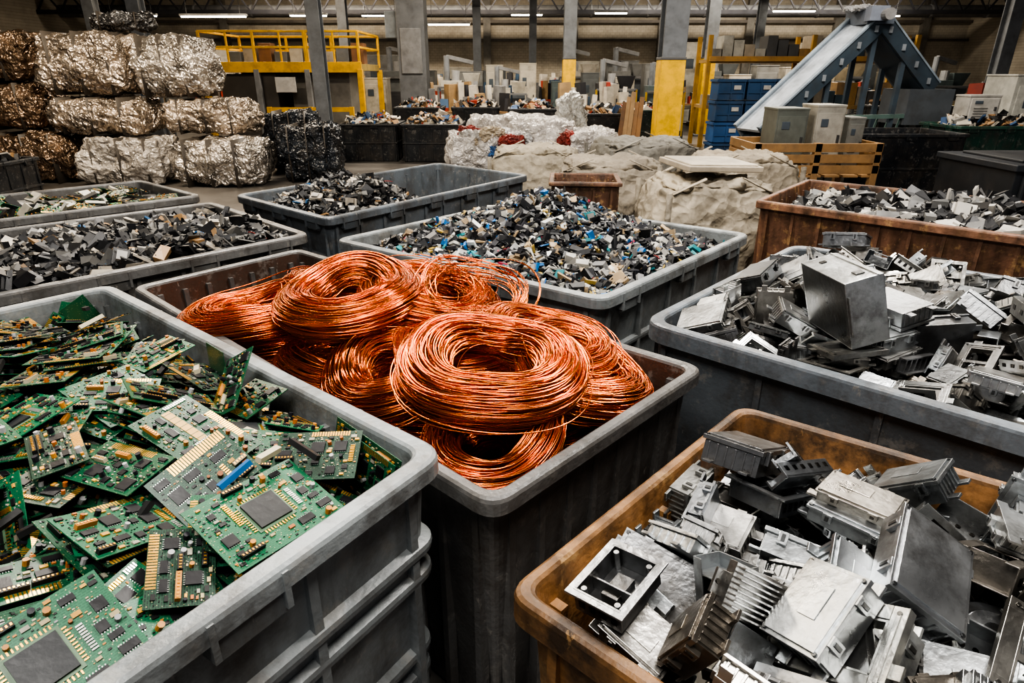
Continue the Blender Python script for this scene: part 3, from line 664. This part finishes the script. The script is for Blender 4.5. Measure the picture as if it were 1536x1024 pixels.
make_bin('rusty_bin',[(.35,6.15),(1.05,6.1),(1.1,6.75),(.4,6.8)],.85,(.10,.05,.03),m_wood,lip=.04,ribs=.2,rad=.03)

# ---------------------------------------------------------------- background structures
def column(x,y,w,ytop=None,col=(.16,.17,.18)):
    mb=MB()
    for s in(-1,1): mb.box((x,y+s*w*.45,3),(w,w*.1,6),col)
    mb.box((x,y,3),(w*.5,w*.8,6),col)
    mb.box((x,y,.03),(w*1.6,w*1.6,.06),col)
    if ytop: mb.box((x,y,ytop/2+.03),(w*1.04,w*1.04,ytop-.06),(.78,.45,.01)); mb.box((x,y,ytop),(w*1.08,w*1.08,.05),(.1,.1,.1))
    mb.build('steel_column',[m_attr_paint],bevel=.01)
column(2.87,12.5,.42,2.05);column(-4.1,14.7,.28);column(1.65,20,.35,2.2);column(5.95,21,.35,2.25);column(-8.6,16.3,.3);column(-5.5,23,.3);column(12.0,17,.32);column(-1.25,25,.28);column(.8,27,.28);column(9.5,27,.3);column(-13,22,.35)
mb=MB()
mb.box((-2.9,20.5,2.3),(.8,.8,4.6),(.14,.145,.15));mb.box((-2.9,20.07,2.4),(.6,.05,1.2),(.2,.2,.2));mb.box((-3.4,20.4,3.1),(.5,.3,.7),(.2,.22,.23));mb.cyl((-2.9,20.5,5.2),.3,1.4,(.15,.16,.17))
mb.build('dust_extraction_unit',[m_attr_paint],bevel=.02)
mb=MB();Yc=(.70,.38,.012)
x0,x1,y0,y1,zt=-7.6,-3.75,17,19.5,1.95
mb.box(((x0+x1)/2,(y0+y1)/2,zt),(x1-x0,y1-y0,.16),(.35,.25,.08));mb.box(((x0+x1)/2,y0-.02,zt),(x1-x0+.1,.06,.24),Yc)
for x in(x0,x0+1.3,x1-1.3,x1):
    for y in(y0,y1): mb.box((x,y,.95),(.13,.13,1.9),Yc if x in(x0,x1) else(.2,.2,.2)); mb.box((x,y,2.35),(.06,.06,.8),Yc)
for x in np.arange(x0,x1,.65): mb.box((x,y0,2.35),(.045,.045,.8),Yc)
for z in(2.4,2.75):
    mb.beam((x0,y0,z),(x1,y0,z),.05,.05,Yc);mb.beam((x0,y1,z),(x1,y1,z),.05,.05,Yc);mb.beam((x0,y0,z),(x0,y1,z),.05,.05,Yc);mb.beam((x1,y0,z),(x1,y1,z),.05,.05,Yc)
mb.box((-6.6,17.6,.9),(1.4,.9,1.8),(.07,.06,.05));mb.box((-4.9,18,.95),(1.5,1,1.9),(.18,.17,.15));mb.box((-5.6,16.92,1.55),(.5,.04,.35),(.5,.48,.45));mb.box((-5.9,18.9,1.1),(3,.1,1.6),(.08,.08,.08))
for i in range(9): mb.box((-7.2+i*.4,18.2,zt+.08+.15+.05*(i%3)),(.32,.4,.3+.1*(i%3)),R.choice([(.3,.28,.25),(.12,.13,.14),(.4,.38,.34),(.2,.1,.05)]))
mb.build('yellow_mezzanine',[m_attr_paint],bevel=.006)
mb=MB()
for z in(.55,1.0): mb.beam((-5.9,16.4,z),(-3.9,16.4,z),.06,.1,Yc)
for x in(-5.9,-4.9,-3.9): mb.box((x,16.4,.53),(.1,.1,1.06),Yc)
mb.build('guard_rail',[m_attr_paint])
mb=MB();ST=(.42,.46,.51);DK=(.05,.07,.09)
A=(4.15,11.6,.85);B=(6.15,12.2,2.62);C=(7.45,12.5,1.55)
def conv(p,q,w):
    p=Vector(p);q=Vector(q);d=(q-p).normalized();s=d.cross(Vector((0,0,1))).normalized();u=s.cross(d)
    mb.beam(p+u*.06,q+u*.06,w,.05,ST,1)
    for k in(-1,1):
        mb.beam(p+s*k*w/2,q+s*k*w/2,.05,.26,DK if k>0 else (.2,.23,.26),1); mb.beam(p+s*k*w/2+u*.14,q+s*k*w/2+u*.14,.08,.03,(.26,.31,.36),1)
    n=int((q-p).length/.35)
    for i in range(n): 
        c=p+(q-p)*(i+.5)/n
        mb.box(tuple(c+s*(w/2+.03)),(.06,.03,.1),(.2,.22,.24),1)
    mb.beam(p-u*.12,q-u*.12,w*.9,.04,DK,1)
conv(A,B,.66);conv(B,C,.66)
mb.box((B[0],B[1],B[2]+.06),(.45,.8,.22),(.10,.12,.15),1);mb.box((B[0]-.1,B[1]-.42,B[2]+.1),(.3,.2,.22),(.16,.18,.22),1);mb.cyl((B[0],B[1]-.54,B[2]+.08),.09,.25,(.2,.2,.2),1,14,rot(1.57,0,0))
blob(mb,(B[0]-.1,B[1],B[2]+.20),(.65,.5,.12),.2,.5,.05,5,99,(.25,.25,.25),1)
mb.box((C[0],C[1],C[2]-.3),(.8,.9,.6),(.08,.09,.10),1)
for p in((4.7,11.75,1.2),(5.4,12.0,1.8),(6.15,12.2,2.5),(6.8,12.35,2.0),(7.45,12.5,1.4)):
    for s in(-.3,.3): mb.box((p[0],p[1]+s,p[2]/2),(.08,.08,p[2]),DK,1)
    mb.box((p[0],p[1],p[2]*.4),(.06,.6,.06),DK,1)
for z in(.6,1.1):
    mb.beam((4.7,11.42,z),(7.45,12.2,z),.05,.07,(.13,.2,.18),1)
for i in range(10):
    x=5.0+i*.24; mb.beam((x,11.5+(x-4.7)*.28,.6),(x+.12,11.5+(x-4.6)*.28,1.1),.03,.03,(.13,.2,.18),1)
mb.build('inclined_conveyor',[m_attr_metal,m_attr_paint])
def crate(mb,x,y,z,w,d,h,col,rz=0):
    Rm=rot(0,0,rz)
    def bx(o,dd,c): 
        oo=Rm@np.array(o);mb.box((x+oo[0],y+oo[1],z+oo[2]),dd,c,0,Rm)
    bx((0,0,.03),(w*.92,d*.92,.05),col)
    for s in(-1,1):
        bx((s*(w/2-.03),0,h/2),(.03,d-.04,h),col);bx((0,s*(d/2-.03),h/2),(w-.04,.03,h),col)
        bx((s*(w/2-.01),0,h-.03),(.05,d,.05),col);bx((0,s*(d/2-.01),h-.03),(w,.05,.05),col)
        n=max(2,int(w/.25))
        for i in range(n+1): bx((-w/2+.03+(w-.06)*i/n,s*(d/2-.008),h/2),(.03,.02,h*.9),col)
        bx((0,s*(d/2-.006),h*.35),(w-.04,.02,.03),col)
    bx((w*.2,-d/2-.004,h*.6),(w*.25,.008,h*.2),(.45,.43,.4))
mb=MB()
for j in range(3):
    for k in range(4): crate(mb,4.62+j*.62,14.6,k*.43 ,.6,.55,.41,R.choice([(.018,.07,.18),(.025,.085,.22),(.018,.06,.14)]))
mb.build('blue_crate_stack',[m_attr_paint])
mb=MB()
for x in(5.0,7.6,10.2):
    for y in(17.6,18.6): mb.box((x,y,1.35),(.1,.1,2.7),(.35,.2,.04))
for z in(1.0,2.1): mb.box((7.6,18.1,z),(5.2,1.0,.08),(.35,.22,.08))
mb.beam((5,17.55,2.15),(10.2,17.55,2.15),.08,.12,(.4,.22,.06))
for i in range(18): 
    for z in(1.04,2.14):
        h=.25+.1*((i*7)%4); mb.box((5.2+i*.28,18,z+h/2),(.25,.6,h),R.choice([(.3,.26,.2),(.08,.08,.08),(.3,.18,.06),(.35,.34,.3),(.05,.08,.1)]))
mb.build('pallet_rack',[m_attr_paint])
def low_bin(name,x,y,w,d,h,col,n=300,seed=1,fill=True,rz=0,pal=PAL_DK):
    c,s=math.cos(rz),math.sin(rz);q=[(x+c*a-s*b,y+s*a+c*b) for a,b in((-w/2,-d/2),(w/2,-d/2),(w/2,d/2),(-w/2,d/2))]
    make_bin(name,q,h,col,m_bin,lip=.05,ledges=(h*.5,),ribs=.3,rad=.05,taper=.02)
    if fill: shard_pile('scrap_component_pile',q,lambda u,v,p:h-.07+.18*bump2(u,v)+.03*nz(p,3),n,.06,.28,pal,seed,inset=.16)
K=(.016,.018,.021)
PB=[((.02,.02,.02),5),((.45,.41,.34),4),((.3,.18,.09),3),((.35,.05,.03),.7),((.05,.1,.2),1)]
low_bin('black_bin',-3.15,15.1,1.3,1.2,.80,K,500,31,pal=PB);low_bin('black_bin',-1.75,15.0,1.35,1.2,.80,K,500,32,pal=PB)
low_bin('black_bin',1.9,15.2,1.2,1.0,1.0,K,200,33,pal=PB);low_bin('black_bin',.5,16.2,1.2,1.0,1.05,K,200,34,pal=PB)
low_bin('dark_green_bin',3.2,16.8,1.6,1.2,1.0,(.012,.026,.02),200,35,pal=PB)
low_bin('black_bin',5.8,10.2,1.7,1.2,1.0,K,0,36,False);low_bin('dark_green_bin',7.9,10.9,1.9,1.1,1.05,(.014,.05,.036),200,37,pal=PB)
low_bin('black_bin',-.9,17.0,1.2,1.0,1.05,K,300,38,pal=PB);low_bin('black_bin',-2.3,16.9,1.2,1.0,1.05,K,300,39,pal=PB)
low_bin('black_bin',8.3,14.2,1.6,1.0,1.2,K,100,40,pal=PB);low_bin('black_bin',-7.3,8.6,1.5,1.0,.75,K,250,41)
mb=MB();mb.box((6.7,7.6,.42),(2.6,1.3,.84),(.016,.018,.021));mb.box((6.7,7.6,.87),(2.68,1.38,.07),(.022,.025,.03))
for i in range(8): mb.box((5.5+i*.34,6.93,.42),(.04,.04,.8),(.03,.032,.035))
mb.box((6.7,7.6,.92),(2.3,1.0,.03),(.03,.032,.035));mb.build('lidded_black_container',[m_attr_paint],bevel=.01)
mb=MB();Wc=(.33,.19,.08)
for s in(-1,1):
    for z in(.62,.76,.90): mb.box((4.05,9.2+s*.5,z),(1.7,.03,.11),Wc)
    for z in(.62,.76,.90): mb.box((4.05+s*.84,9.2,z),(.03,1.0,.11),Wc)
for sx in(-1,0,1):
    for sy in(-1,1): mb.box((4.05+sx*.8,9.2+sy*.47,.48),(.09,.09,.96),Wc)
for i in range(7): mb.box((3.3+i*.25,9.2,.53),(.2,1.0,.03),Wc)
mb.build('wooden_pallet_box',[m_attr_paint],bevel=.005)
def cabinet(name,x,y,z,w,d,h,col,rz=0):
    mb=MB();Rm=rot(0,0,rz)
    def bx(o,dd,c,m=0):
        oo=Rm@np.array(o);mb.box((x+oo[0],y+oo[1],z+oo[2]),dd,c,m,Rm)
    bx((0,0,h/2+.04),(w,d,h-.08),col);bx((0,0,h+.0),(w*1.03,d*1.03,.03),tuple(a*1.1 for a in col))
    bx((0,-d/2-.005,h*.5),(w*.88,.015,h*.8),tuple(min(1,a*1.12) for a in col));bx((w*.35,-d/2-.02,h*.5),(.03,.03,h*.15),(.05,.05,.05))
    for i in range(4): bx((-w*.1,-d/2-.014,h*.2+i*.04),(w*.45,.01,.015),tuple(a*.4 for a in col))
    for sx in(-1,1):
        for sy in(-1,1): bx((sx*w*.42,sy*d*.42,.02),(.06,.06,.06),(.05,.05,.05))
    bx((-w*.2,-d/2-.016,h*.75),(w*.25,.012,h*.12),(.08,.1,.12));mb.build(name,[m_attr_paint],bevel=.006)
cabinet('metal_cabinet',3.75,9.2,.545,.42,.5,.82,(.13,.14,.12));cabinet('metal_cabinet',4.28,9.25,.545,.38,.5,.86,(.38,.36,.31));cabinet('metal_cabinet',4.68,9.25,.545,.22,.4,.7,(.2,.2,.18))
cabinet('white_control_cabinet',9.6,12.6,0,1.2,.8,1.78,(.46,.45,.40));cabinet('white_control_cabinet',7.5,10.9,1.1,.5,.35,.38,(.42,.4,.36))
cabinet('white_control_cabinet',8.15,7.9,0,.8,.6,1.05,(.05,.055,.06))
rr=random.Random(77)
cols=[(.48,.44,.37),(.14,.15,.15),(.25,.24,.22),(.10,.13,.13),(.38,.32,.22),(.04,.04,.045),(.2,.2,.19),(.5,.47,.4),(.46,.42,.34)]
for i in range(16):
    x=-5.2+i*.95+rr.uniform(-.15,.15);y=21.7+rr.uniform(-.15,.15)
    if abs(x+2.9)<.8 or abs(x-5.95)<.7: continue
    cabinet('machine_cabinet',x,y,0,rr.uniform(.5,.75),.6,rr.uniform(1.5,2.2),rr.choice(cols))
for i in range(20):
    x=-14+i*1.5+rr.uniform(-.2,.2);y=26.3+rr.uniform(-.2,.2)
    if min(abs(x-.8),abs(x-9.5))<.9: continue
    cabinet('machine_cabinet',x,y,0,rr.uniform(.8,1.3),.8,rr.uniform(1.8,2.9),rr.choice(cols))
def machine(x,y,s,seed):
    r=random.Random(seed);mb=MB();c=r.choice(cols);c2=r.choice(cols);dk=(.05,.055,.06)
    mb.box((x,y,.12*s),(1.1*s,.8*s,.24*s),dk);mb.box((x,y,.55*s),(1.0*s,.7*s,.65*s),c)
    mb.box((x-.2*s,y,1.1*s),(.5*s,.6*s,.5*s),c2);mb.box((x+.28*s,y-.05*s,1.02*s),(.35*s,.4*s,.3*s),(.07,.08,.09))
    mb.box((x+.28*s,y,1.35*s),(.42*s,.42*s,.34*s),c2,0,np.diag([1,1,-1.]),.55)
    mb.cyl((x-.32*s,y,1.6*s),.07*s,.6*s,(.2,.21,.22));mb.cyl((x-.1*s,y-.1*s,1.45*s),.1*s,.25*s,(.3,.3,.3))
    mb.beam((x-.32*s,y,1.88*s),(x+.3*s,y+.2*s,1.75*s),.09*s,.09*s,(.22,.22,.22))
    mb.box((x-.2*s,y-.36*s,.6*s),(.35*s,.03,.4*s),tuple(a*1.2 for a in c));mb.box((x+.25*s,y-.37*s,.7*s),(.2*s,.06,.15*s),(.4,.3,.05))
    for i in range(5): mb.box((x+.25*s,y-.36*s,(.35+i*.05)*s),(.3*s,.02,.02*s),dk)
    for sx in(-1,1): mb.beam((x+sx*.5*s,y-.38*s,.1*s),(x+sx*.5*s,y-.38*s,1.2*s),.05*s,.05*s,r.choice([(.4,.25,.02),(.15,.15,.15)]))
    mb.beam((x-.5*s,y-.38*s,1.2*s),(x+.5*s,y-.38*s,1.2*s),.05*s,.05*s,(.15,.15,.15))
    mb.build('sorting_machine',[m_attr_paint],bevel=.008)
for k,(x,y,s) in enumerate([(-1.5,19.9,1.2),(-.1,20.0,1.05),(3.0,20.0,1.15),(4.4,19.9,1.1),(-7.3,24.3,1.3),(-3.9,24.6,1.4),(2.4,25.1,1.4),(4.2,25.1,1.4),(7.4,24.9,1.4),(13.2,20.9,1.2),(-11.5,20.4,1.2),(12.8,13.4,1.1),(10.2,22.2,1.3),(12.0,24.9,1.4)]): machine(x,y,s,k+100)
def bench(x,y,w,seed,hmax=.5):
    r=random.Random(seed);mb=MB();mb.box((x,y,.85),(w,.8,.05),(.25,.15,.07))
    for sx in(-1,1):
        for sy in(-1,1): mb.box((x+sx*(w/2-.06),y+sy*.34,.42),(.07,.07,.84),(.08,.09,.1))
    mb.box((x,y,.3),(w-.1,.7,.03),(.15,.15,.15))
    for i in range(int(w*12)):
        s=r.uniform(.1,.38);h=r.uniform(.06,hmax);mb.box((x+r.uniform(-w/2+.2,w/2-.2),y+r.uniform(-.25,.25),.88+h/2),(s,s*r.uniform(.4,.9),h),r.choice([(.48,.44,.37),(.03,.03,.035),(.03,.03,.035),(.18,.18,.18),(.3,.2,.1),(.05,.1,.17),(.35,.05,.03),(.55,.51,.44)]),0,rot(r.uniform(-.1,.1),r.uniform(-.1,.1),r.random()*3),taper=r.choice([1,1,.8]))
    for i in range(int(w*6)):
        s=r.uniform(.15,.4);mb.box((x+r.uniform(-w/2+.3,w/2-.3),y+r.uniform(-.2,.2),.32+s/2),(s,s,s),r.choice([(.25,.2,.13),(.03,.03,.03),(.25,.25,.23)]))
    mb.build('cluttered_workbench',[m_attr_paint])
for k,(x,y,w) in enumerate([(-1.2,18.2,2.6),(2.2,18.2,2.2),(9.5,20.6,4),(11.5,15.2,2.8),(-11,18,3.5),(-.5,23.4,5),(-8.6,22,2.8),(14.5,19,4),(5.5,23.2,5),(-10.6,25,3),(12.9,23.0,3),(-1,30.5,7),(7.5,30.3,7),(-9.5,30.5,7)]): bench(x,y,w,k+1,.75 if y<24 else 1.0)
mb=MB()
for i in range(5): mb.beam((2.2+i*.1,13.9,.02),(2.38+i*.09,14.25,1.25+.1*(i%3)),.09,.03,R.choice([(.3,.16,.06),(.4,.26,.13),(.2,.1,.04)]))
mb.build('leaning_planks',[m_attr_paint])
mb=MB();blob(mb,(1.25,14.2,.75),(.7,.5,1.5),.3,.75,.08,3,90,(.6,.6,.57),fold=.5);mb.build('white_plastic_bag',[m_film],smooth=True)
mb=MB()
for z in(4.1,3.3): mb.beam((-20,33.8,z),(22,33.8,z),.12,.12,(.14,.12,.1))
for x in np.arange(-18,22,4.2): mb.box((x,33.85,3),(.35,.25,6),(.2,.185,.16))
mb.build('trim_1',[m_attr_paint])
mb=MB()
for y in(24,30):
    for z in(4.2,4.9): mb.beam((-20,y,z),(22,y,z),.18,.16,(.03,.03,.035))
    for i in range(42):
        x=-20+i;mb.beam((x,y,4.2),(x+.5,y,4.9),.06,.06,(.03,.03,.035));mb.beam((x+.5,y,4.9),(x+1,y,4.2),.06,.06,(.03,.03,.035))
mb.build('roof_truss',[m_attr_paint])
mb=MB();mb.cyl((1,31.5,4.35),.25,42,(.12,.12,.12),0,16,rot(0,math.pi/2,0))
for x in np.arange(-19,22,2.5): mb.cyl((x,31.5,4.35),.27,.08,(.2,.2,.2),0,16,rot(0,math.pi/2,0)); mb.box((x,31.5,5.3),(.03,.03,1.38),(.1,.1,.1))
mb.build('ventilation_duct',[m_attr_paint],smooth=False)
def tube_light(x,y,z,L):
    mb=MB();mb.box((x,y,z+.05),(L,.16,.07),(.5,.5,.48),0);mb.cyl((x,y-.04,z),.03,L*.96,(1,1,1),1,10,rot(0,math.pi/2,0));mb.cyl((x,y+.04,z),.03,L*.96,(1,1,1),1,10,rot(0,math.pi/2,0))
    for s in(-1,1): mb.box((x+s*L*.4,y,(z+5.99)/2+.04),(.015,.015,5.99-z-.1),(.2,.2,.2),0)
    mb.build('fluorescent_light',[m_attr_paint,m_lamp])
for a in((3.9,28,4.0,1.3),(-2.5,28,3.6,1.7),(-10.3,24.5,3.62,2.3),(-7.6,26.5,3.8,1.4),(-5.3,28.5,3.95,1.5),(-15,28,3.9,2.0),(10.5,26.5,3.95,1.6),(.6,28.8,4.0,1.3),(14.5,28,3.9,1.6),(-8.3,28.8,4.0,1.3)): tube_light(*a)

# ---------------------------------------------------------------- lights
def area(x,y,z,sx,sy,e,col=(1,.92,.82),tx=0,ty=0):
    l=bpy.data.lights.new('ceiling_lamp','AREA');l.shape='RECTANGLE';l.size=sx;l.size_y=sy;l.energy=e;l.color=col
    o=bpy.data.objects.new('ceiling_lamp',l);o.location=(x,y,z);o.rotation_euler=(tx,ty,0);scene.collection.objects.link(o)
area(-1.5,5.0,5.2,2.2,.6,410);area(2.5,3.2,5.2,2.2,.6,370,(1,.95,.89));area(-.5,-.5,5.0,3.4,1.0,330,(1,.96,.91))
area(-6.5,9.0,5.4,3,1,480,(1,.86,.68));area(5,9.5,5.4,3,1,350,(1,.92,.82));area(0,16,5.6,5,1,720,(1,.90,.76));area(-8,20,5.6,5,1,620,(1,.84,.65));area(8,20,5.6,5,1,660,(1,.90,.76));area(-5,29.0,5.7,12,1,1150,(1,.87,.70));area(10,29.0,5.7,12,1,1150,(1,.91,.78))
w=bpy.data.worlds.new('world');scene.world=w;w.use_nodes=True;w.node_tree.nodes['Background'].inputs[0].default_value=(.85,.9,1,1);w.node_tree.nodes['Background'].inputs[1].default_value=.45

cam=bpy.data.cameras.new('camera');co=bpy.data.objects.new('camera',cam);scene.collection.objects.link(co)
co.location=(0,0,H);co.rotation_euler=(math.radians(90-22.9),0,0);cam.lens=950/1536*36;cam.sensor_width=36;cam.clip_start=.02
scene.camera=co
print('TOTAL',time.time()-T0)
